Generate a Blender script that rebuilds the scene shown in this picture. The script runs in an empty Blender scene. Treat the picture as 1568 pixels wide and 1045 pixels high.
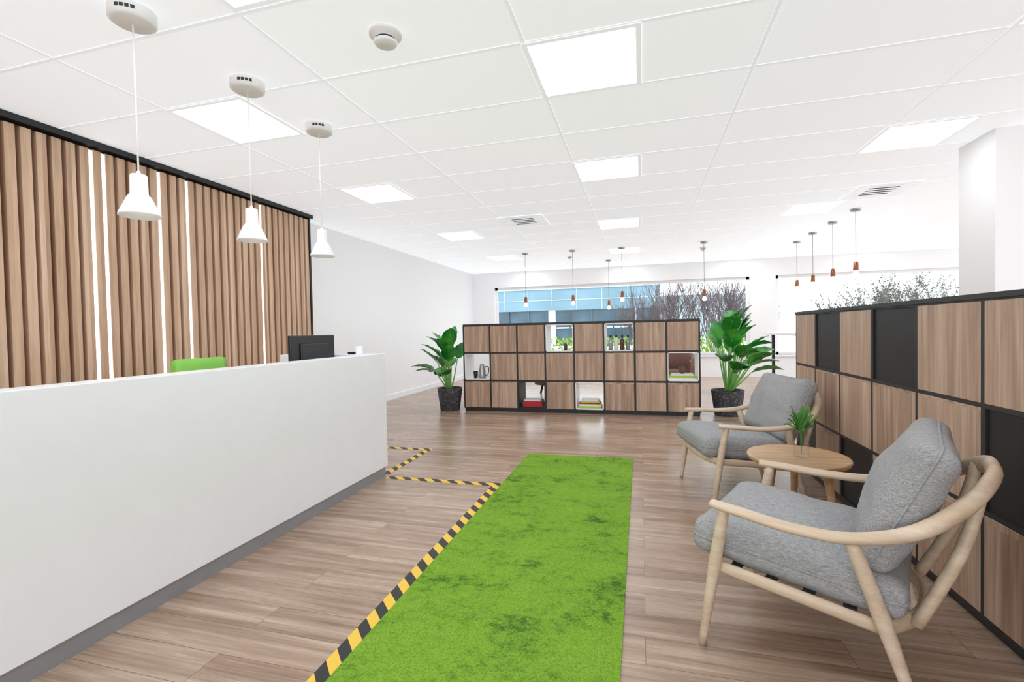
import bpy, bmesh, math, random
from mathutils import Vector, Matrix, noise
random.seed(7)
scene=bpy.context.scene
scene.view_settings.view_transform='Standard'
scene.view_settings.look='None'
scene.view_settings.exposure=0.0
COL=bpy.context.collection
# ------------------------------------------------------------------ materials
def lin(c):
    return tuple(((x/255)/12.92 if x/255<=0.04045 else ((x/255+0.055)/1.055)**2.4) for x in c)+(1.0,)
class M:
    def __init__(s,name):
        s.m=bpy.data.materials.new(name); s.m.use_nodes=True; s.nt=s.m.node_tree
        s.b=s.nt.nodes['Principled BSDF']; s.out=s.nt.nodes['Material Output']
    def n(s,t,**k):
        nd=s.nt.nodes.new(t)
        for a,b in k.items(): setattr(nd,a,b)
        return nd
    def l(s,a,b): s.nt.links.new(a,b)
    def coords(s,scale=(1,1,1),rot=(0,0,0)):
        tc=s.n('ShaderNodeTexCoord'); mp=s.n('ShaderNodeMapping')
        mp.inputs['Scale'].default_value=scale; mp.inputs['Rotation'].default_value=rot
        s.l(tc.outputs['Object'],mp.inputs['Vector']); return mp.outputs['Vector']
    def noise(s,vec,scale=5,detail=4,rough=.5):
        nd=s.n('ShaderNodeTexNoise'); nd.inputs['Scale'].default_value=scale
        nd.inputs['Detail'].default_value=detail; nd.inputs['Roughness'].default_value=rough
        s.l(vec,nd.inputs['Vector']); return nd.outputs['Fac']
    def ramp(s,fac,stops):
        r=s.n('ShaderNodeValToRGB'); e=r.color_ramp.elements
        while len(e)<len(stops): e.new(.5)
        for i,(p,c) in enumerate(stops):
            e[i].position=p; e[i].color=c if len(c)==4 else lin(c)
        s.l(fac,r.inputs['Fac']); return r.outputs['Color']
    def mix(s,fac,a,b,mode='MIX'):
        m=s.n('ShaderNodeMix',data_type='RGBA',blend_type=mode)
        for v,i in ((fac,0),(a,6),(b,7)):
            if isinstance(v,(int,float)): m.inputs[i].default_value=v
            elif isinstance(v,tuple): m.inputs[i].default_value=v
            else: s.l(v,m.inputs[i])
        return m.outputs[2]
    def bump(s,h,strength=.2,dist=.01):
        b=s.n('ShaderNodeBump'); b.inputs['Strength'].default_value=strength; b.inputs['Distance'].default_value=dist
        s.l(h,b.inputs['Height']); s.l(b.outputs[0],s.b.inputs['Normal'])
    def col(s,c):
        if isinstance(c,tuple): s.b.inputs['Base Color'].default_value=c
        else: s.l(c,s.b.inputs['Base Color'])
    def rough(s,r): s.b.inputs['Roughness'].default_value=r; return s
def plain(name,rgb,rough=.6,metal=0,var=.04,scale=8,spec=.5):
    m=M(name); c=lin(rgb); v=m.coords(); f=m.noise(v,scale,3)
    a=tuple(min(1,x*(1+var)) for x in c[:3])+(1,); b=tuple(x*(1-var) for x in c[:3])+(1,)
    m.col(m.ramp(f,[(.3,a),(.7,b)])); m.rough(rough); m.b.inputs['Metallic'].default_value=metal
    m.b.inputs['Specular IOR Level'].default_value=spec
    return m.m
def emis(name,rgb,strength):
    m=M(name); m.b.inputs['Emission Color'].default_value=lin(rgb); m.b.inputs['Emission Strength'].default_value=strength
    m.col(lin(rgb)); return m.m
def wood(name,dark,mid,light,axis='Z',cell=None,rough=.45,grain=1.0,tint=.25,freq=14):
    m=M(name); sc=[freq]*3; sc['XYZ'.index(axis)]=0.7
    v=m.coords(tuple(sc))
    if cell:
        tc=m.n('ShaderNodeTexCoord'); sp=m.n('ShaderNodeSeparateXYZ'); m.l(tc.outputs['Object'],sp.inputs[0])
        cb=m.n('ShaderNodeCombineXYZ')
        for k,(ax,pitch,off) in enumerate(cell):
            a=m.n('ShaderNodeMath',operation='ADD'); a.inputs[1].default_value=off; m.l(sp.outputs[ax],a.inputs[0])
            d=m.n('ShaderNodeMath',operation='DIVIDE'); d.inputs[1].default_value=pitch; m.l(a.outputs[0],d.inputs[0])
            f=m.n('ShaderNodeMath',operation='FLOOR'); m.l(d.outputs[0],f.inputs[0]); m.l(f.outputs[0],cb.inputs[k])
        wn=m.n('ShaderNodeTexWhiteNoise',noise_dimensions='3D'); m.l(cb.outputs[0],wn.inputs['Vector'])
        sh=m.n('ShaderNodeVectorMath',operation='MULTIPLY_ADD'); m.l(wn.outputs['Color'],sh.inputs[0]); sh.inputs[1].default_value=(30,30,30); m.l(v,sh.inputs[2])
        v=sh.outputs[0]
    n1=m.noise(v,1.0,5,.6); 
    c=m.ramp(n1,[(.3,dark),(.5,mid),(.68,light)])
    v2=m.n('ShaderNodeVectorMath',operation='SCALE'); m.l(v,v2.inputs[0]); v2.inputs['Scale'].default_value=5
    n2=m.noise(v2.outputs[0],1.0,3,.6)
    c=m.mix(.35*grain,c,m.ramp(n2,[(.35,(90,90,90)),(.6,(255,255,255))]),'MULTIPLY')
    if cell:
        c=m.mix(tint,c,m.ramp(wn.outputs['Value'],[(0,dark),(1,light)]))
    m.col(c); m.rough(rough); m.bump(n2,.08,.002)
    return m.m
# palette
mWhite=plain('white_paint',(250,250,252),.55,var=.01)
mCeilGlow=plain('ceiling_tile_glow',(246,247,250),.9,var=.012,scale=60)
_b=mCeilGlow.node_tree.nodes['Principled BSDF']; _b.inputs['Emission Color'].default_value=(.88,.94,1,1); _b.inputs['Emission Strength'].default_value=.46  # added even glow brightens the tiles and room; the tiles are no lamp
mGridGlow=plain('ceiling_tbar_glow',(236,238,241),.5,var=.01)
_b=mGridGlow.node_tree.nodes['Principled BSDF']; _b.inputs['Emission Color'].default_value=(.88,.94,1,1); _b.inputs['Emission Strength'].default_value=.4  # added glow on T-bars, vent and panel frames, to go with the tiles
mDesk=plain('desk_laminate',(240,242,247),.35,var=.01)
mKick=plain('kick_metal',(150,152,156),.35,.3)
mBlack=plain('black_laminate',(28,29,32),.5,var=.1)
mFrame=plain('charcoal_frame',(42,41,44),.5,var=.08)
mBlackPlastic=plain('black_plastic',(26,28,32),.35)
mShelfWood=wood('shelf_oak',(150,120,100),(188,156,134),(222,196,174),'Z',[(0,.44,2.73),(1,.48,0.0),(2,.45,0)],.45,.8,.22,17)
mSlatWood=wood('slat_oak',(176,138,110),(206,170,140),(230,200,172),'Z',[(1,.0935,0.0)],.5,.7,.4)
mSlatBack=wood('slat_backing',(96,60,46),(122,84,66),(144,104,84),'Z',None,.6)
mChairWood=wood('ash_wood',(200,176,152),(218,196,172),(232,214,194),'X',None,.4,.35)
mTableWood=wood('table_oak',(180,140,102),(204,166,126),(222,188,150),'X',None,.35,.5)
mLED=emis('led_strip',(255,255,255),1.6)
mPanel=emis('light_panel',(248,252,255),6.0)
mBulb=emis('bulb_warm',(255,225,190),3.0)
def mk_floor():
    m=M('floor_planks'); tc=m.n('ShaderNodeTexCoord')
    br=m.n('ShaderNodeTexBrick'); m.l(tc.outputs['Object'],br.inputs['Vector'])
    br.inputs['Scale'].default_value=1; br.inputs['Brick Width'].default_value=1.2; br.inputs['Row Height'].default_value=.165
    br.inputs['Mortar Size'].default_value=.0014; br.inputs['Mortar Smooth'].default_value=.2
    br.inputs['Color1'].default_value=(0,0,0,1); br.inputs['Color2'].default_value=(1,1,1,1); br.inputs['Mortar'].default_value=(.5,.5,.5,1)
    br.offset=.37
    add=m.n('ShaderNodeVectorMath',operation='MULTIPLY_ADD'); m.l(br.outputs['Color'],add.inputs[0]); add.inputs[1].default_value=(9,9,9); m.l(tc.outputs['Object'],add.inputs[2])
    mp=m.n('ShaderNodeMapping'); mp.inputs['Scale'].default_value=(1.1,19,1); m.l(add.outputs[0],mp.inputs[0])
    n1=m.noise(mp.outputs[0],1,6,.62)
    c=m.ramp(n1,[(.28,(120,94,76)),(.43,(160,132,112)),(.56,(186,160,140)),(.74,(216,196,178))])
    mp2=m.n('ShaderNodeMapping'); mp2.inputs['Scale'].default_value=(4,110,1); m.l(add.outputs[0],mp2.inputs[0])
    n2=m.noise(mp2.outputs[0],1,3,.6)
    c=m.mix(.3,c,m.ramp(n2,[(.35,(126,112,102)),(.6,(255,255,255))]),'MULTIPLY')
    c=m.mix(.2,c,m.ramp(br.outputs['Color'],[(0,(140,114,96)),(1,(208,188,170))]))
    c=m.mix(br.outputs['Fac'],c,lin((110,88,74)))
    m.col(c); m.bump(n2,.05,.002)
    r=m.n('ShaderNodeMapRange'); r.inputs[3].default_value=.18; r.inputs[4].default_value=.34; m.l(n1,r.inputs[0]); m.l(r.outputs[0],m.b.inputs['Roughness'])
    return m.m
mFloor=mk_floor()
def mk_carpet():
    m=M('green_carpet'); v=m.coords((1,1,1))
    big=m.noise(m.coords((1.2,1.7,1)),2.2,3,.55); mid=m.noise(m.coords((1,1.3,1)),11,13,.95); fine=m.noise(v,170,2,.6)
    a=m.n('ShaderNodeMath',operation='MULTIPLY_ADD'); m.l(big,a.inputs[0]); a.inputs[1].default_value=.32; m.l(mid,a.inputs[2])
    c=m.ramp(a.outputs[0],[(.555,(70,108,46)),(.595,(96,140,50)),(.63,(128,172,58)),(.95,(150,190,70))])
    c=m.mix(.5,c,m.ramp(fine,[(.35,(140,145,130)),(.6,(255,255,255))]),'MULTIPLY')
    m.col(c); m.rough(.95); m.bump(fine,.4,.004); m.b.inputs['Specular IOR Level'].default_value=.1
    return m.m
mCarpet=mk_carpet()
def mk_hazard():
    m=M('hazard_tape'); tc=m.n('ShaderNodeTexCoord'); sp=m.n('ShaderNodeSeparateXYZ'); m.l(tc.outputs['Object'],sp.inputs[0])
    a=m.n('ShaderNodeMath',operation='ADD'); m.l(sp.outputs[0],a.inputs[0]); m.l(sp.outputs[1],a.inputs[1])
    d=m.n('ShaderNodeMath',operation='DIVIDE'); m.l(a.outputs[0],d.inputs[0]); d.inputs[1].default_value=.14
    f=m.n('ShaderNodeMath',operation='FRACT'); m.l(d.outputs[0],f.inputs[0])
    g=m.n('ShaderNodeMath',operation='GREATER_THAN'); m.l(f.outputs[0],g.inputs[0]); g.inputs[1].default_value=.5
    m.col(m.mix(g.outputs[0],lin((34,34,34)),lin((238,196,66)))); m.rough(.5); return m.m
mHaz=mk_hazard()
def mk_fabric(name,rgb):
    m=M(name); v=m.coords((1,1,1)); n=m.noise(m.coords((1,6,6)),45,3,.7); n2=m.noise(v,260,2,.6); c=lin(rgb)
    dk=tuple(x*.66 for x in c[:3])+(1,); lt=tuple(min(1,x*1.3) for x in c[:3])+(1,)
    cc=m.ramp(n,[(.3,dk),(.7,lt)]); cc=m.mix(.3,cc,m.ramp(n2,[(.35,(120,120,120)),(.6,(255,255,255))]),'MULTIPLY')
    m.col(cc); m.rough(.95); m.bump(n2,.4,.003); m.b.inputs['Specular IOR Level'].default_value=.15; return m.m
mFabric=mk_fabric('grey_fabric',(172,173,176))
def mk_pot():
    m=M('woven_pot'); v=m.coords((1,1,1)); w=m.n('ShaderNodeTexVoronoi'); w.inputs['Scale'].default_value=26; m.l(v,w.inputs['Vector'])
    m.col(m.ramp(w.outputs['Distance'],[(.1,(112,112,116)),(.5,(60,60,64))])); m.rough(.7); m.bump(w.outputs['Distance'],.6,.01); return m.m
mPot=mk_pot()
def mk_leaf(name,cs):
    m=M(name); n=m.noise(m.coords(),3,3); m.col(m.ramp(n,[(.3,cs[0]),(.5,cs[1]),(.7,cs[2])])); m.rough(.3)
    return m.m
mLeaf=mk_leaf('leaf_green',[(24,96,38),(42,140,48),(96,192,72)])
mFern=mk_leaf('fern_green',[(60,120,52),(86,150,66),(130,186,90)])
mRib=plain('leaf_midrib',(130,190,96),.5)
mSoil=plain('soil',(48,36,28),.95,var=.3,scale=60)
mCopper=plain('copper',(150,92,68),.35,.7)
mGreenPlastic=plain('green_mesh',(132,196,80),.5)
mRed=plain('red_book',(190,40,50),.6); mPaper=plain('paper',(232,230,224),.8); mLime=plain('lime_book',(160,200,60),.6); mBrown=plain('brown_leather',(110,72,60),.5)
mSteel=plain('brushed_steel',(170,172,174),.3,.8)
mAmber=plain('amber_glass',(90,60,40),.15)
def mk_glass(name,amt):
    m=M(name); m.nt.nodes.remove(m.b); t=m.n('ShaderNodeBsdfTransparent'); g=m.n('ShaderNodeBsdfGlossy'); g.inputs['Roughness'].default_value=.02
    lw=m.n('ShaderNodeLayerWeight'); lw.inputs['Blend'].default_value=amt; mx=m.n('ShaderNodeMixShader'); t.inputs[0].default_value=(.96,.98,.98,1)
    m.l(lw.outputs['Facing'],mx.inputs[0]); m.l(t.outputs[0],mx.inputs[1]); m.l(g.outputs[0],mx.inputs[2]); m.l(mx.outputs[0],m.out.inputs[0]); return m.m
mGlass=mk_glass('clear_glass',.12)
# ------------------------------------------------------------------ mesh builder
class B:
    def __init__(s,name,mats,origin=(0,0,0)):
        s.bm=bmesh.new(); s.name=name; s.mats=mats; s.o=Vector(origin)
    def face(s,vs,mi=0,smooth=False):
        try: f=s.bm.faces.new(vs); f.material_index=mi; f.smooth=smooth
        except ValueError: pass
    def box(s,x0,x1,y0,y1,z0,z1,mi=0,bev=0,M4=None):
        r=bmesh.ops.create_cube(s.bm,size=1); vs=r['verts']
        for v in vs:
            v.co=Vector(((x0+x1)/2+v.co.x*(x1-x0),(y0+y1)/2+v.co.y*(y1-y0),(z0+z1)/2+v.co.z*(z1-z0)))
        fs=set(f for v in vs for f in v.link_faces)
        for f in fs: f.material_index=mi
        if bev>0:
            es=list(set(e for v in vs for e in v.link_edges))
            r=bmesh.ops.bevel(s.bm,geom=es,offset=bev,segments=2,affect='EDGES',profile=.5)
            vs=list(set(v for f in r['faces'] for v in f.verts)|set(v for v in vs if v.is_valid))
            for f in r['faces']: f.material_index=mi
        if M4:
            for v in vs: v.co=M4@v.co
        return vs
    def tube(s,pts,radii,sides=12,mi=0,up=(0,0,1),cap=True,samples=0):
        P=[Vector(p) for p in pts]; Rr=[r if isinstance(r,tuple) else (r,r) for r in radii]
        if samples:
            Q=[];S=[]
            n=len(P)
            for i in range(n-1):
                p0=P[max(i-1,0)];p1=P[i];p2=P[i+1];p3=P[min(i+2,n-1)]
                for k in range(samples):
                    t=k/samples
                    Q.append(.5*((2*p1)+(p2-p0)*t+(2*p0-5*p1+4*p2-p3)*t*t+(-p0+3*p1-3*p2+p3)*t**3))
                    S.append(tuple(Rr[i][j]*(1-t)+Rr[i+1][j]*t for j in (0,1)))
            Q.append(P[-1]);S.append(Rr[-1]);P=Q;Rr=S
        t0=(P[-1]-P[0]).normalized()
        if (P[-1]-P[0]).length<1e-6: t0=(P[1]-P[0]).normalized()
        up=Vector(up)
        if abs(t0.dot(up))>.8: up=Vector((1,0,0))
        rings=[]; pa=None
        for i,p in enumerate(P):
            t=(P[min(i+1,len(P)-1)]-P[max(i-1,0)]).normalized()
            a=t.cross(up)
            if a.length<.15 and pa is not None: a=pa-t*pa.dot(t)
            a.normalize()
            if pa is not None and a.dot(pa)<0: a=-a
            pa=a; b=a.cross(t).normalized()
            rings.append([s.bm.verts.new(p+a*Rr[i][0]*math.cos(2*math.pi*k/sides)+b*Rr[i][1]*math.sin(2*math.pi*k/sides)) for k in range(sides)])
        for i in range(len(rings)-1):
            for k in range(sides):
                s.face([rings[i][k],rings[i][(k+1)%sides],rings[i+1][(k+1)%sides],rings[i+1][k]],mi,True)
        if cap:
            s.face(rings[0][::-1],mi); s.face(rings[-1],mi)
    def lathe(s,prof,c,mi=0,seg=32,mis=None):
        c=Vector(c); rings=[]
        for r,z in prof:
            rings.append([s.bm.verts.new(c+Vector((max(r,1e-4)*math.cos(2*math.pi*k/seg),max(r,1e-4)*math.sin(2*math.pi*k/seg),z))) for k in range(seg)])
        for i in range(len(rings)-1):
            for k in range(seg):
                s.face([rings[i][k],rings[i][(k+1)%seg],rings[i+1][(k+1)%seg],rings[i+1][k]],mis[i] if mis else mi,True)
    def cushion(s,hx,hy,hz,mat4,rad=.05,puff=.03,mi=0,n=18,wr=.006,seed=0,piping=False):
        def P(u,v,w):
            q=Vector((u*hx,v*hy,w*hz)); inner=Vector((max(-hx+rad,min(hx-rad,q.x)),max(-hy+rad,min(hy-rad,q.y)),max(-hz+rad,min(hz-rad,q.z))))
            d=q-inner
            if d.length>1e-6: q=inner+d.normalized()*rad
            q.z+=(1 if w>0 else -1)*puff*(1-u**2)*(1-v**2)*abs(w)
            k=1+.035*(abs(u)*abs(v))**4; q.x*=k; q.y*=k
            w1=noise.noise(Vector((q.x*5+seed,q.y*5,q.z*3)))*1.6+noise.noise(Vector((q.x*13+seed,q.y*6,q.z*3)))
            q+=Vector((.2,.2,1 if w>0 else -1)).normalized()*w1*wr*min(1,abs(w))
            return mat4@q
        cache={}
        def V(u,v,w):
            k=(round(u,4),round(v,4),round(w,4))
            if k not in cache: cache[k]=s.bm.verts.new(P(*k))
            return cache[k]
        g=[-1+2*i/n for i in range(n+1)]
        for i in range(n):
            for j in range(n):
                a,b,c,d=g[i],g[i+1],g[j],g[j+1]
                s.face([V(a,c,1),V(b,c,1),V(b,d,1),V(a,d,1)],mi,True)
                s.face([V(a,d,-1),V(b,d,-1),V(b,c,-1),V(a,c,-1)],mi,True)
                s.face([V(a,-1,c),V(b,-1,c),V(b,-1,d),V(a,-1,d)],mi,True)
                s.face([V(a,1,d),V(b,1,d),V(b,1,c),V(a,1,c)],mi,True)
                s.face([V(-1,a,d),V(-1,b,d),V(-1,b,c),V(-1,a,c)],mi,True)
                s.face([V(1,a,c),V(1,b,c),V(1,b,d),V(1,a,d)],mi,True)
        if piping:
            loop=[P(u,-1,.0) for u in g]+[P(1,v,0.) for v in g[1:]]+[P(u,1,0.) for u in g[::-1][1:]]+[P(-1,v,0.) for v in g[::-1][1:]]
            s.tube(loop,[.0045]*len(loop),6,mi,cap=False)
    def done(s,M4=None):
        me=bpy.data.meshes.new(s.name)
        if M4 is None: bmesh.ops.translate(s.bm,vec=-s.o,verts=s.bm.verts)
        s.bm.to_mesh(me); s.bm.free()
        for m in s.mats: me.materials.append(m)
        ob=bpy.data.objects.new(s.name,me); COL.objects.link(ob)
        if M4 is None: ob.location=s.o
        else: ob.matrix_world=M4
        return ob
H=2.89; C0=1.62; T=.405*C0
# ------------------------------------------------------------------ room shell
XL=-4.6; XR=9.0; YB=12.7; YF=-5.0
b=B('floor',[mFloor]); b.box(XL-.3,XR+.3,YF,YB+.3,-.1,0); b.done()
b=B('ceiling',[mCeilGlow]); b.box(XL-.3,XR+.3,YF,YB+.3,H,H+.15); b.done()
b=B('wall_left',[mWhite]); b.box(XL-.2,XL,YF,YB,0,H); b.done()
W1=(-3.95,2.58); W2=(3.15,7.8); WT=2.47; WS=.55
b=B('wall_back',[mWhite])
b.box(XL,XR,YB,YB+.25,WT,H); b.box(XL,XR,YB,YB+.25,0,WS)
b.box(XL,W1[0],YB,YB+.25,WS,WT); b.box(W1[1],W2[0],YB,YB+.25,WS,WT); b.box(W2[1],XR,YB,YB+.25,WS,WT); b.done()
for i,(a,c) in enumerate((W1,W2)):
    b=B('window_%d'%(i+1),[mWhite,mGlass]); y0,y1=YB+.08,YB+.14
    b.box(a,c,y0,y1,WS,WS+.07); b.box(a,c,y0,y1,WT-.07,WT); b.box(a,a+.07,y0,y1,WS,WT); b.box(c-.07,c,y0,y1,WS,WT)
    b.box(a+.07,c-.07,y0+.025,y0+.03,WS+.07,WT-.07,1)
    b.box(a-.03,c+.03,YB-.06,YB+.08,WS-.04,WS); b.done()
b=B('pillar',[mWhite]); b.box(2.9,4.3,4.95,5.43,0,H); b.done()
b=B('trim_1',[mWhite]); b.box(XL,XL+.015,5.6,YB,0,.1); b.done()
b=B('window_3',[mWhite]);  # invented unseen posts; side and rear left open to let sky light in
for k in range(10): b.box(XR,XR+.1,YF+k*1.95,YF+k*1.95+.08,0,H)
b.done()
# ceiling grid
b=B('ceiling_grid',[mGridGlow])
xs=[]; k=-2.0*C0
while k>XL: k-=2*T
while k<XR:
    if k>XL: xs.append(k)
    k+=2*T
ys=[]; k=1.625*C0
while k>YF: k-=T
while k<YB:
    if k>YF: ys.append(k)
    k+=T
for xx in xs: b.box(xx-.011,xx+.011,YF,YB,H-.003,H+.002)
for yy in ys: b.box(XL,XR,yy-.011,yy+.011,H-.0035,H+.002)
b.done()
# light panels
cols=[-2.0*C0,-.39*C0,1.225*C0,2.85*C0]; rows=[-1.6,.41,1.625,2.845,4.45,6.07,7.28]
pos=[(c,r) for c in cols for r in rows]+[(-1.19*C0,.80)]
for cx,ry in pos:
    y=ry*C0; w=T
    if cx+w>XR or y+w>YB: continue
    b=B('ceiling_light_panel',[mGridGlow,mPanel],(cx+w/2,y+w/2,H-.01))
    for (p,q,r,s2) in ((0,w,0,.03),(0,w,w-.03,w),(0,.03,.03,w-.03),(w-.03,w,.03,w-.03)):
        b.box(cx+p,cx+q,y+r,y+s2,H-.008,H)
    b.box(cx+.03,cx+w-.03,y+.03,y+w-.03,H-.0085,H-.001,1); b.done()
# vents
mVent=plain('vent_metal',(246,247,249),.5); mDark=plain('vent_dark',(60,60,62),.8)
for (vx,vy) in ((-1.64,6.84),(2.83,6.8)):
    b=B('ceiling_air_vent',[mGridGlow,mDark],(vx,vy,H)); w=.3
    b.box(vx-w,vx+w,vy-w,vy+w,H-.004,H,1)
    for s in (-1,1):
        b.box(vx-w-.02,vx+w+.02,vy+s*(w-.03)-.05,vy+s*(w-.03)+.05,H-.008,H-.003); b.box(vx+s*(w-.06)-.08,vx+s*(w-.06)+.08,vy-w-.02,vy+w+.02,H-.0082,H-.003)
    for k in range(5):
        yy=vy-w+.11+k*.095
        b.box(-w+.02,w-.02,-.022,.022,-.0015,.0015,0,M4=Matrix.Translation((vx,yy,H-.009)))
    b.done()
# smoke detectors
for (sx,sy,r) in ((-1.31,2.33,.075),(1.25,10.4,.06),(3.9,6.6,.06),(-1.5,10.5,.05)):
    b=B('smoke_detector',[mWhite,mDark],(sx,sy,H))
    b.lathe([(r*1.15,0),(r*1.15,-.015),(r,-.02),(r*.95,-.03),(r*.7,-.032),(r*.7,-.045),(r*.85,-.047),(r*.75,-.06),(r*.3,-.066),(0,-.066)],(sx,sy,H),0,28,[0,0,0,0,1,0,0,0,0]); b.done()
# ------------------------------------------------------------------ slat wall
SX=-4.3; SP=.0935
b=B('wood_slat_wall',[mSlatWood,mSlatBack,mBlack,mLED])
b.box(XL,SX-.06,YF+.5,5.5,0,H-.02,1)
base=2.85-SP*80
led=[base+SP*q for q in (80,81,86,89,99,62,50)]
k=0
while True:
    yc=base+SP*k; k+=1
    if yc<YF+.6: continue
    if yc+SP>5.5: break
    b.box(SX-.06,SX,yc+.015,yc+SP-.015,.06,H-.07,0,.003)
    if any(abs(yc-l)<.03 for l in led): b.box(SX-.03,SX-.004,yc-.0145,yc+.0145,.1,H-.08,3)
b.box(SX-.1,SX+.03,YF+.5,5.52,H-.05,H-.004,2)
b.box(SX-.09,SX+.0,5.47,5.5,0,H-.05,2)
b.done()
# ------------------------------------------------------------------ reception desk
b=B('reception_desk',[mDesk,mKick])
DX=-2.2; DY=3.76; DH=1.09
b.box(DX-.14,DX,-.6,DY,.085,DH,0,.004); b.box(DX-1.0,DX-.14,DY-.14,DY,.085,DH,0,.004)
b.box(DX-.12,DX-.015,-.6,DY-.02,0,.09,1); b.box(DX-.98,DX-.12,DY-.12,DY-.02,0,.09,1)
b.box(DX-.85,DX-.14,-.6,DY-.14,.74,.78,0); b.box(DX-.85,DX-.14,-.6,-.56,0,.74,0); b.done()
# monitor
b=B('computer_monitor',[mBlackPlastic,mBlack])
mx,my=-2.62,3.34
b.box(mx-.02,mx+.012,my-.27,my+.27,.93,1.265,0,.008); b.box(mx+.01,mx+.03,my-.17,my+.17,.98,1.2,0,.01)
b.box(mx-.022,mx-.02,my-.255,my+.255,.95,1.25,1)
b.box(mx-.0,mx+.03,my-.03,my+.03,.79,1.0,0); b.lathe([(0,.781),(.11,.781),(.11,.79),(.03,.80),(0,.80)],(mx+.01,my,0),0,24); b.done()
b=B('desk_telephone',[mWhite,mBlackPlastic]); b.box(-2.42,-2.4,3.64,3.72,DH,DH+.07,0,.002); b.box(-2.5,-2.42,3.64,3.66,DH,DH+.02,1,.002); b.done()
# office chair (green mesh back)
b=B('office_chair',[mGreenPlastic,mBlackPlastic])
cx,cy=-3.25,2.85
b.cushion(.025,.22,.26,Matrix.Translation((cx,cy,.85)),.024,.0,0,10,0)
b.tube([(cx-.0,cy,.48),(cx-.08,cy,.5),(cx-.06,cy,.8)],[.02,.02,.02],8,1,samples=4)
b.cushion(.24,.24,.04,Matrix.Translation((cx+.22,cy,.48)),.035,.015,0,10,0)
b.lathe([(.03,.08),(.03,.42),(.06,.44)],(cx+.22,cy,0),1,16)
for k in range(5):
    a=k*2*math.pi/5; p=Vector((cx+.22,cy,0))
    b.tube([p+Vector((0,0,.1)),p+Vector((math.cos(a)*.28,math.sin(a)*.28,.07))],[.025,.015],8,1)
    q=p+Vector((math.cos(a)*.28,math.sin(a)*.28,.03)); b.tube([q+Vector((-.02,0,0)),q+Vector((.02,0,0))],[.03,.03],12,1)
b.done()
# ------------------------------------------------------------------ big pendants
for (px,py,zb) in ((-2.41,1.81,1.88),(-2.40,2.51,1.88),(-2.39,3.19,1.88)):
    b=B('pendant_lamp',[mWhite,mBulb,mDark],(px,py,H))
    b.lathe([(0,H-.06),(.085,H-.06),(.1,H-.05),(.1,H)],(px,py,0),0,32)
    for k in range(4):
        a=-1.3+k*.22; b.box(-.008,.008,-.002,.002,-.008,.008,2,M4=Matrix.Translation((px+.1*math.cos(a),py+.1*math.sin(a),H-.028))@Matrix.Rotation(a+math.pi/2,4,'Z'))
    b.tube([(px,py,zb+.2),(px,py,H-.05)],[.004,.004],8,0)
    b.lathe([(.006,zb+.225),(.012,zb+.21),(.033,zb+.205),(.036,zb+.2),(.038,zb+.11),(.05,zb+.095),(.088,zb+.01),(.09,zb),(.086,zb),(.046,zb+.085),(.03,zb+.1)],(px,py,0),0,32)
    b.lathe([(.0,zb+.02),(.03,zb+.03),(.036,zb+.05),(.02,zb+.09)],(px,py,0),1,20); b.done()
# small copper pendants
sm=[(-2.33,9.71,1.76),(-1.33,9.7,1.76),(-.35,9.75,1.8),(-.72,11.4,1.72),(1.18,9.7,1.76),(2.95,7.77,1.93),(2.95,8.6,1.93),(2.95,9.5,1.93),(2.95,10.39,1.93)]
for (px,py,zb) in sm:
    b=B('copper_pendant_lamp',[mSteel,mCopper,mBulb,mBlack],(px,py,H))
    b.lathe([(0,H-.035),(.06,H-.035),(.065,H-.03),(.065,H)],(px,py,0),0,24)
    b.tube([(px,py,zb+.2),(px,py,H-.03)],[.003,.003],6,3)
    b.lathe([(.005,zb+.22),(.03,zb+.2),(.034,zb+.1),(.034,zb+.09)],(px,py,0),1,20)
    b.lathe([(.02,zb+.09),(.04,zb+.05),(.038,zb+.02),(.02,zb+.004),(0,zb)],(px,py,0),2,20); b.done()
# ------------------------------------------------------------------ far shelving unit
FX0=-2.74;FX1=.79;FY=7.09;FD=.42;P=(FX1-FX0)/8;ZT=1.36;ZB=.05;RP=(ZT-ZB)/3
opens={(3,0),(5,0),(0,1),(7,1),(2,2),(4,2)}   # (col,row from top)
b=B('cube_shelving_unit',[mShelfWood,mFrame,mWhite,mBlack])
t=.011
b.box(FX0,FX1,FY+.02,FY+FD,0,ZB,1)
b.box(FX0-.005,FX1+.005,FY-.005,FY+FD,ZT,ZT+.022,1)
for i in range(9):
    xx=FX0+i*P
    b.box(xx-t,xx+t,FY,FY+FD,ZB,ZT,1)
for j in range(4):
    zz=ZB+j*RP; b.box(FX0,FX1,FY+.001,FY+FD-.001,zz-t,zz+t,1)
for i in range(8):
    for r in range(3):
        x0=FX0+i*P+t;x1=x0+P-2*t;z1=ZT-r*RP-t;z0=z1-RP+2*t
        if (i,r) in opens:
            L=3 if (i,r)==(2,2) else 2
            b.box(x0,x0+.012,FY+.004,FY+FD-.004,z0,z1,L); b.box(x1-.012,x1,FY+.004,FY+FD-.004,z0,z1,L); b.box(x0,x1,FY+.004,FY+FD-.004,z0,z0+.012,L); b.box(x0,x1,FY+.004,FY+FD-.004,z1-.012,z1,L)
        else:
            b.box(x0+.003,x1-.003,FY-.004,FY+.014,z0+.003,z1-.003,0,.001); b.box(x0,x1,FY+FD-.02,FY+FD-.002,z0,z1,0)
b.done()
def cell(i,r): 
    return FX0+(i+.5)*P, ZT-(r+1)*RP+.0235
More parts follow.
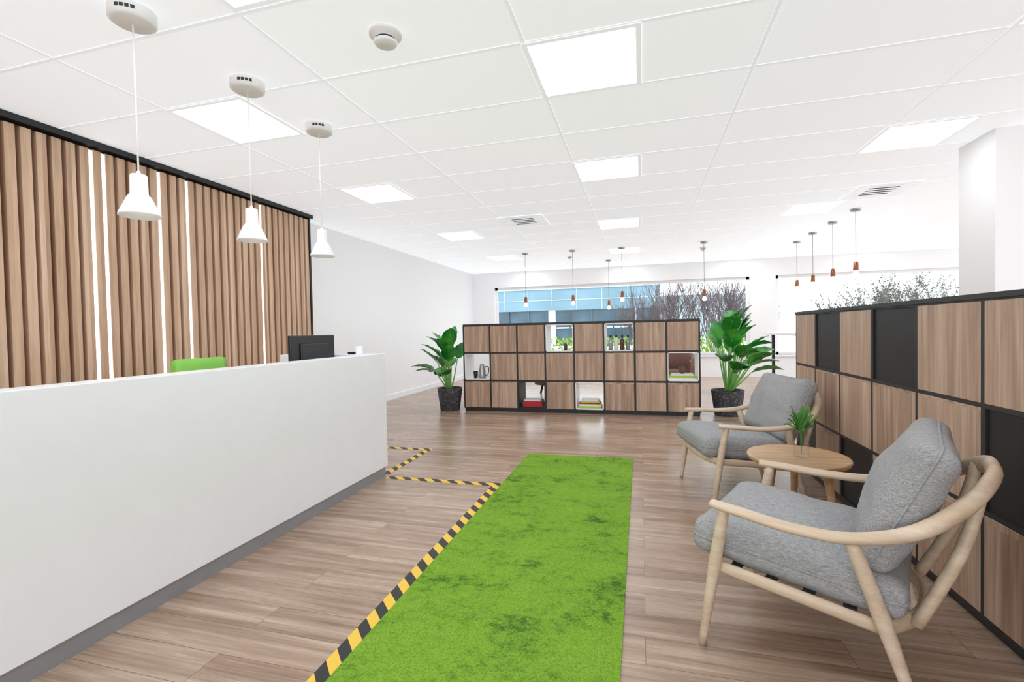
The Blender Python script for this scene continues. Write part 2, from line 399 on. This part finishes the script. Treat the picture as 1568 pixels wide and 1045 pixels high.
def books(name,i,r,specs,dx=0):
    cx,z=cell(i,r); b=B(name,[mRed,mPaper,mLime,mBrown],(cx,FY+.2,z))
    for k,(mi,w,th) in enumerate(specs):
        o=random.uniform(-.01,.01); x0=cx+dx-w/2+o
        b.box(x0,x0+w,FY+.06,FY+.28,z,z+.004,mi); b.box(x0+.004,x0+w-.004,FY+.064,FY+.276,z+.004,z+th-.004,1); b.box(x0,x0+w,FY+.06,FY+.28,z+th-.004,z+th,mi)
        b.box(x0,x0+w,FY+.058,FY+.062,z,z+th,mi); z+=th+.0005
    b.done()
books('book_stack',2,2,[(0,.3,.035),(0,.3,.03),(0,.27,.025),(1,.26,.02)])
books('book_stack',4,2,[(2,.34,.03),(1,.33,.03),(0,.32,.02),(2,.28,.02),(1,.26,.025)])
books('book_stack',7,1,[(1,.38,.03),(2,.36,.03),(1,.3,.025)],.0)
def bottle(name,x,y,z,h,r,mi,cap):
    b=B(name,[mi,cap],(x,y,z)); b.lathe([(0,0),(r,0),(r,h*.6),(r*.85,h*.68),(r*.4,h*.76),(r*.4,h*.88),(r*.5,h*.88),(r*.5,h),(0,h)],(x,y,z),0,20,[0,0,0,0,0,1,1,1]); b.done()
cx,z=cell(5,0)
for k in range(4): bottle('glass_bottle',cx-.13+k*.085,FY+.15,z,.22,.032,(mSteel,mPaper,mAmber,mSteel)[k],mBlack)
cx,z=cell(3,0); bottle('glass_bottle',cx+.07,FY+.15,z,.14,.03,mAmber,mWhite)
cx,z=cell(0,1)
b=B('coffee_jug',[mSteel,mBlack],(cx,FY+.2,z)); b.lathe([(0,0),(.06,0),(.062,.02),(.055,.14),(.035,.18),(.04,.21),(.03,.22),(0,.225)],(cx+.02,FY+.18,z),0,24)
b.tube([(cx+.07,FY+.18,z+.18),(cx+.13,FY+.18,z+.17),(cx+.12,FY+.18,z+.06),(cx+.075,FY+.18,z+.04)],[.008]*4,8,1,samples=4); b.done()
b=B('ceramic_cup',[mBlackPlastic]); b.lathe([(0,0),(.03,0),(.04,.11),(.036,.11),(.028,.01),(0,.01)],(cx-.09,FY+.18,z),0,20); b.done()
b=B('clay_ornament',[mBrown,mLime]); cx,z=cell(7,1); b.lathe([(.0,0),(.03,0),(.05,.03),(.055,.06),(.03,.1),(0,.11)],(cx,FY+.17,z+.0865),0,20); b.done()
# tub chairs in the area beyond the shelving
def tub(x,y,ang,mat):
    b=B('tub_chair',[mat,mBlack],(x,y,0)); ro,ri=.36,.29; prev=None; N=24
    for k in range(N+1):
        a=ang+math.radians(-120+240*k/N); tt=abs(k/N-.5)*2; h=.78-.16*tt**2
        c,s_=math.cos(a),math.sin(a)
        row=[b.bm.verts.new((x+r*c,y+r*s_,z)) for r,z in ((ro-.06,.2),(ro,.5),(ro+.01,h-.02),(ro-.03,h),(ri,h-.02),(ri-.01,.4))]
        if prev:
            for q in range(5): b.face([prev[q],prev[q+1],row[q+1],row[q]],0,True)
        if k in (0,N): b.face(row,0)
        prev=row
    b.lathe([(0,.2),(.3,.2),(.31,.24),(.3,.42),(.26,.45),(0,.455)],(x,y,0),0,32)
    for k in range(4):
        a=ang+math.pi/4+k*math.pi/2; b.tube([(x+.2*math.cos(a),y+.2*math.sin(a),.2),(x+.27*math.cos(a),y+.27*math.sin(a),0)],[.015,.01],8,1)
    b.done()
tub(.66,9.7,1.2,mBrown); tub(-1.75,9.2,1.8,mBrown); tub(-3.0,10.6,2.4,mFabric)
# ------------------------------------------------------------------ right locker unit
LX=1.34; LD=.45; LP=.48; Y0=4.76; NC=12
b=B('locker_unit',[mShelfWood,mFrame,mBlack])
YE=Y0-NC*LP
b.box(LX+.02,LX+LD,YE,Y0,0,ZB,1); b.box(LX-.006,LX+LD,YE,Y0+.005,ZT,ZT+.022,1)
b.box(LX+.02,LX+LD,YE,Y0-.02,ZB,ZT,1)
b.box(LX+.012,LX+LD,Y0-.02,Y0,ZB,ZT,0)
black={(1,0),(3,0),(5,1),(2,2),(8,0),(7,2),(0,2)}
for i in range(NC):
    for r in range(3):
        y1=Y0-i*LP-.012;y0=y1-LP+.024;z1=ZT-r*RP-.01;z0=z1-RP+.02
        if (i,r) in black: b.box(LX+.012,LX+.022,y0,y1,z0,z1,2)
        else: b.box(LX,LX+.02,y0,y1,z0,z1,0,.0015)
for i in range(NC+1):
    yy=Y0-i*LP; b.box(LX+.002,LX+.03,yy-.012,yy+.012,ZB,ZT,1)
for j in range(4):
    zz=ZB+j*RP; b.box(LX+.0021,LX+.03,YE,Y0,zz-.01,zz+.01,1)
b.done()
# ------------------------------------------------------------------ carpet and tape
b=B('green_rug',[mCarpet]); b.box(-1.125,-.09,-1.2,4.68,0,.009); b.done()
b=B('hazard_tape',[mHaz])
b.box(-1.2,-1.128,-1.2,3.74,0,.002); b.box(-2.17,-1.2,3.66,3.73,0,.002)
b.box(-2.27,-2.2,3.79,4.7,0,.002); b.box(-2.85,-2.27,4.63,4.7,0,.002); b.done()
# ------------------------------------------------------------------ armchairs
def armchair(center,bdir):
    bd=Vector((bdir[0],bdir[1],0)).normalized()
    nd=Vector((-bd.y,bd.x,0)); M4=Matrix(((bd.x,nd.x,0,center[0]),(bd.y,nd.y,0,center[1]),(0,0,1,0),(0,0,0,1)))
    b=B('lounge_armchair',[mChairWood,mFabric,mBlack])
    half=[(-.03,.355,.575),(.08,.372,.57),(.25,.39,.56),(.42,.39,.57),(.58,.355,.62),(.70,.25,.70),(.765,.11,.76)]
    pts=[(x,-y,z) for x,y,z in half]+[(.775,0,.77)]+[(x,y,z) for x,y,z in half[::-1]]
    ra=[(.026,.015),(.033,.016),(.03,.017),(.028,.019),(.026,.023),(.024,.028),(.021,.031)]
    b.tube(pts,ra+[(.021,.031)]+ra[::-1],14,0,samples=6)
    for s in (-1,1):
        b.tube([(.02,s*.362,.57),(-.02,s*.355,.34),(-.07,s*.36,0)],[(.022,.02),(.024,.024),(.014,.014)],12,0,samples=4)
        b.tube([(.42,s*.388,.565),(.5,s*.335,.3),(.59,s*.31,0)],[(.022,.022),(.026,.026),(.014,.014)],12,0,samples=4)
        b.tube([(-.03,s*.335,.325),(.2,s*.335,.305),(.5,s*.31,.265)],[(.014,.024)]*3,10,0,samples=4)
        b.tube([(.745,s*.14,.75),(.69,s*.17,.52),(.58,s*.21,.26)],[(.022,.017),(.024,.02),(.02,.02)],10,0,samples=4)
    b.tube([(-.03,-.335,.325),(-.07,-.2,.322),(-.08,0,.32),(-.07,.2,.322),(-.03,.335,.325)],[(.014,.024)]*5,10,0,samples=4)
    b.tube([(.5,-.31,.265),(.58,-.15,.26),(.6,0,.26),(.58,.15,.26),(.5,.31,.265)],[(.016,.03)]*5,10,0,samples=4)
    for k in range(4): 
        x=.05+k*.12; b.box(x-.02,x+.02,-.32,.32,.333-k*.0105,.337-k*.0105,2)
    b.cushion(.34,.32,.075,Matrix.Translation((.22,0,.392))@Matrix.Rotation(.09,4,'Y'),.055,.035,1,30,.007,3,True)
    b.cushion(.23,.31,.06,Matrix.Translation((.55,0,.66))@Matrix.Rotation(-math.radians(66),4,'Y'),.05,.045,1,30,.009,29,True)
    return b.done(M4)
armchair((.44,2.29),(.9,-.436))
armchair((.46,3.87),(.975,.22))
# coffee table
tx,ty=.875,3.1
b=B('side_table',[mTableWood],(tx,ty,0))
b.lathe([(0,.47),(.25,.47),(.262,.478),(.268,.495),(.264,.503),(.255,.5),(0,.497)],(tx,ty,0),0,56)
for k in range(3):
    a=math.radians(200+120*k); c,s_=math.cos(a),math.sin(a)
    b.tube([(tx+.15*c,ty+.15*s_,.47),(tx+.22*c,ty+.22*s_,0)],[.024,.014],12,0)
b.done()
vx,vy=.89,3.08
b=B('glass_vase',[mGlass,mPaper],(vx,vy,.498)); b.lathe([(0,0),(.035,0),(.04,.01),(.042,.07),(.035,.1),(.02,.125),(.02,.155),(.026,.16),(.024,.16),(.017,.15)],(vx,vy,.498),0,24)
b.done()
b=B('fern_sprig',[mFern,mRib],(vx,vy,.5))
for k in range(26):
    a=random.uniform(0,6.28); r=random.uniform(.03,.1); hh=random.uniform(.19,.31)
    p0=Vector((vx,vy,.515)); p1=Vector((vx+.006*math.cos(a),vy+.006*math.sin(a),.65)); p3=Vector((vx+r*math.cos(a),vy+r*math.sin(a),.5+hh-r*.3)); p2=p1.lerp(p3,.55)+Vector((0,0,.025))
    b.tube([p0,p1,p2,p3],[.0014]*4,5,0,samples=3)
    for j in range(20):
        t=j/20
        q=(p1*(1-t)+p2*t)*(1-t)+(p2*(1-t)+p3*t)*t
        for sgn in (-1,1):
            d=Vector((math.cos(a+sgn*1.2),math.sin(a+sgn*1.2),.35+random.uniform(-.3,.3))).normalized()*(.021*(1-t*.6))
            u=Vector((0,0,.0045)); v=[b.bm.verts.new(q),b.bm.verts.new(q+d*.5+u),b.bm.verts.new(q+d),b.bm.verts.new(q+d*.5-u)]; b.face(v,0)
b.done()
# ------------------------------------------------------------------ potted plants
def plant(px,py,seed,n,spread,hgt,avoid=None,pr=1.0):
    rnd=random.Random(seed)
    b=B('potted_plant',[mPot,mSoil,mLeaf,mRib],(px,py,0))
    b.lathe([(0,0),(.15*pr,0),(.16*pr,.01),(.2*pr,.34),(.2*pr,.36),(.185*pr,.36),(.18*pr,.32),(0,.32)],(px,py,0),0,32,[0,0,0,0,0,0,1])
    for k in range(n):
        a=k*2.4+rnd.uniform(-.3,.3); lvl=k/(n-1)
        if avoid is not None and math.cos(a-avoid)>.6: a+=math.pi*.8
        out=spread*(1-.6*lvl)*rnd.uniform(.8,1.1); top=.36+(hgt-.36)*(.38+.5*lvl)
        L=rnd.uniform(.34,.42); Wd=rnd.uniform(.095,.125)
        d=Vector((math.cos(a),math.sin(a),0)); side=Vector((-d.y,d.x,0))
        base=Vector((px,py,.33))+d*.03; s1=Vector((px,py,top-.22))+d*out*.35
        b.tube([base,base.lerp(s1,.5)+d*.01,s1],[.012,.01,.007],7,3,samples=3)
        elev=math.radians(52*lvl+rnd.uniform(15,32)); pos=s1.copy(); N=12; prev=None; rib=[]
        droop=rnd.uniform(.03,.09); roll=rnd.uniform(-.5,.5)
        for i in range(N+1):
            t=i/N; w=Wd*max(0,math.sin(math.pi*t**.85))**.7
            if i in(0,N): w=.002
            e=elev-droop*i*.7
            dirv=d*math.cos(e)+Vector((0,0,1))*math.sin(e); nrm=-d*math.sin(e)+Vector((0,0,1))*math.cos(e)
            sd=side*math.cos(roll)+nrm*math.sin(roll); nn=nrm*math.cos(roll)-side*math.sin(roll)
            if i: pos=pos+dirv*(L/N)
            rib.append(pos+nn*.002)
            row=[b.bm.verts.new(pos+sd*w*q+nn*abs(q)*w*.3+nn*.006*math.sin(i*1.9+q*3)) for q in (-1,-.5,0,.5,1)]
            if prev:
                for q in range(4): b.face([prev[q],prev[q+1],row[q+1],row[q]],2,True)
            prev=row
        b.tube(rib,[.004]*N+[.001],5,3)
    return b.done()
plant(-3.02,7.15,3,20,.7,1.38,avoid=0.0)
plant(1.18,7.3,11,26,.9,1.58,avoid=math.pi,pr=1.1)
# ------------------------------------------------------------------ high table and stools
b=B('bar_table',[mWhite,mBlack]); b.box(2.5,3.4,7.3,11.0,1.08,1.12,0,.004)
for (x,y) in ((2.6,7.5),(3.3,7.5),(2.6,10.7),(3.3,10.7)): b.box(x-.025,x+.025,y-.025,y+.025,0,1.08,1)
b.done()
for (x,y) in ((3.8,10.2),(3.8,9.2),(3.8,8.2)):
    b=B('bar_stool',[mBlack],(x,y,0)); b.box(x-.18,x+.18,y-.18,y+.18,.74,.77,0,.01)
    for sx in (-1,1):
        for sy in (-1,1): b.tube([(x+sx*.15,y+sy*.15,.74),(x+sx*.2,y+sy*.2,0)],[.011,.011],8,0)
    for s in (-1,1):
        b.tube([(x-.185,y+s*.185,.25),(x+.185,y+s*.185,.25)],[.008,.008],8,0); b.tube([(x+s*.185,y-.185,.25),(x+s*.185,y+.185,.25)],[.008,.008],8,0)
    b.done()
# ------------------------------------------------------------------ outside
mGrass=plain('outside_paving',(200,200,196),.9,var=.1)
mClad=plain('blue_cladding',(118,148,164),.5,var=.16,scale=.25); mTint=plain('tinted_glass',(62,86,100),.12,var=.35,scale=.6); mPale=plain('pale_cladding',(176,192,200),.5,var=.05,scale=.3)
mHedge=plain('hedge_leaf',(150,180,60),.8,var=.4,scale=9); mBark=plain('bark',(104,90,92),.9); mShrub=plain('shrub_leaf',(96,104,76),.8,var=.3)
b=B('ground_outside',[mGrass]); b.box(-60,60,YB+.4,90,-.3,-.12); b.box(-60,60,-60,YF,-.3,-.12); b.box(XR+.3,60,YF,YB+.4,-.3,-.12); b.done()
b=B('office_building',[mClad,mTint,mWhite,mPale])
bx0,bx1=-22,1.5; by=40
b.box(bx0,bx1,by,by+14,2.9,4.7,0); b.box(bx0+.1,bx1-.1,by+.25,by+14,-.12,2.9,1); b.box(bx0-.1,bx1+.1,by-.1,by+14,4.7,5.0,3)
b.box(bx0,bx1,by-.04,by+.05,3.75,3.82,3); b.box(bx1,bx1+9,by+3,by+14,-.12,4.0,3)
for k in range(1,12): xx=bx0+k*2.1; b.box(xx-.03,xx+.03,by-.03,by+.05,2.9,4.7,3)
for k in range(14):
    xx=bx0+k*1.8; b.box(xx-.05,xx+.05,by+.1,by+.3,-.12,2.9,2 if k%4==0 else 1)
for xx in (-7.3,): b.box(xx-.25,xx+.25,by-.05,by+.3,-.12,2.9,2)
b.box(bx0,bx1-.1,by+.1,by+.3,1.35,1.45,2)
b.done()
b=B('hedge',[mHedge])
rnd=random.Random(5)
for k in range(3600):
    p=Vector((rnd.uniform(-9,3),rnd.uniform(15,15.9),rnd.uniform(-.1,.95)))
    d=Vector((rnd.uniform(-1,1),rnd.uniform(-1,1),rnd.uniform(-.3,1))).normalized()*.11; e=d.cross(Vector((rnd.random(),rnd.random(),rnd.random()))).normalized()*.06
    b.face([b.bm.verts.new(q) for q in (p,p+d*.5+e,p+d,p+d*.5-e)],0)
b.done()
def shrub(px,py,hgt,seed,n=9,leaf=0,name='bare_shrub'):
    rnd=random.Random(seed); b=B(name,[mBark,mShrub],(px,py,0))
    def br(p,d,L,r,dep):
        mid=p+d*L*.5+Vector((rnd.uniform(-1,1),rnd.uniform(-1,1),0))*L*.05; e=p+d*L
        b.tube([p,mid,e],[r,r*.8,r*.6],5,0,cap=False)
        if leaf:
            for _ in range(leaf if dep<=1 else 0):
                q=p.lerp(e,rnd.random()); u=Vector((rnd.uniform(-1,1),rnd.uniform(-1,1),rnd.uniform(-1,1))).normalized()*.09; w=u.cross(Vector((0,0,1)))*.5
                b.face([b.bm.verts.new(t) for t in (q,q+u*.5+w,q+u,q+u*.5-w)],1)
        if dep>0:
            for k in range(3):
                nd=(d+Vector((rnd.uniform(-.6,.6),rnd.uniform(-.6,.6),rnd.uniform(-.1,.5)))).normalized()
                br(p.lerp(e,rnd.uniform(.45,1)),nd,L*rnd.uniform(.55,.8),r*.6,dep-1)
    for k in range(n):
        a=rnd.uniform(0,6.28); d=Vector((math.cos(a)*.3,math.sin(a)*.3,1)).normalized()
        br(Vector((px+rnd.uniform(-.4,.4),py+rnd.uniform(-.3,.3),-.15)),d,hgt*.42,.022,3)
    b.done()
for k,(x,y,hh) in enumerate([(-.4,19,3.0),(.4,18.5,3.6),(1.4,18.8,3.8),(2.3,18.2,4.0),(3.2,18.8,3.7),(1.0,20.5,4.0),(2.9,20.5,4.2),(3.9,19.5,3.4)]): shrub(x,y,hh,20+k)
for k,(x,y,hh) in enumerate([(8.0,20,3.2),(8.9,20.5,3.7),(9.8,20,3.7),(7.2,21,2.8)]): shrub(x,y,hh,50+k,8,4,'leafy_shrub')
# ------------------------------------------------------------------ world + camera
w=bpy.data.worlds.new('sky'); scene.world=w; w.use_nodes=True
bg=w.node_tree.nodes['Background']; bg.inputs[0].default_value=(.9,.955,1,1); bg.inputs[1].default_value=3.15
cam=bpy.data.cameras.new('camera'); co=bpy.data.objects.new('camera',cam); COL.objects.link(co); scene.camera=co
cam.sensor_width=36; cam.lens=724/1568*36; cam.clip_end=300
co.matrix_world=Matrix.Translation((0,0,1.27))@Matrix.Rotation(.2666,4,'Z')@Matrix.Rotation(math.pi/2-.0222,4,'X')@Matrix.Rotation(-.0208,4,'Z')
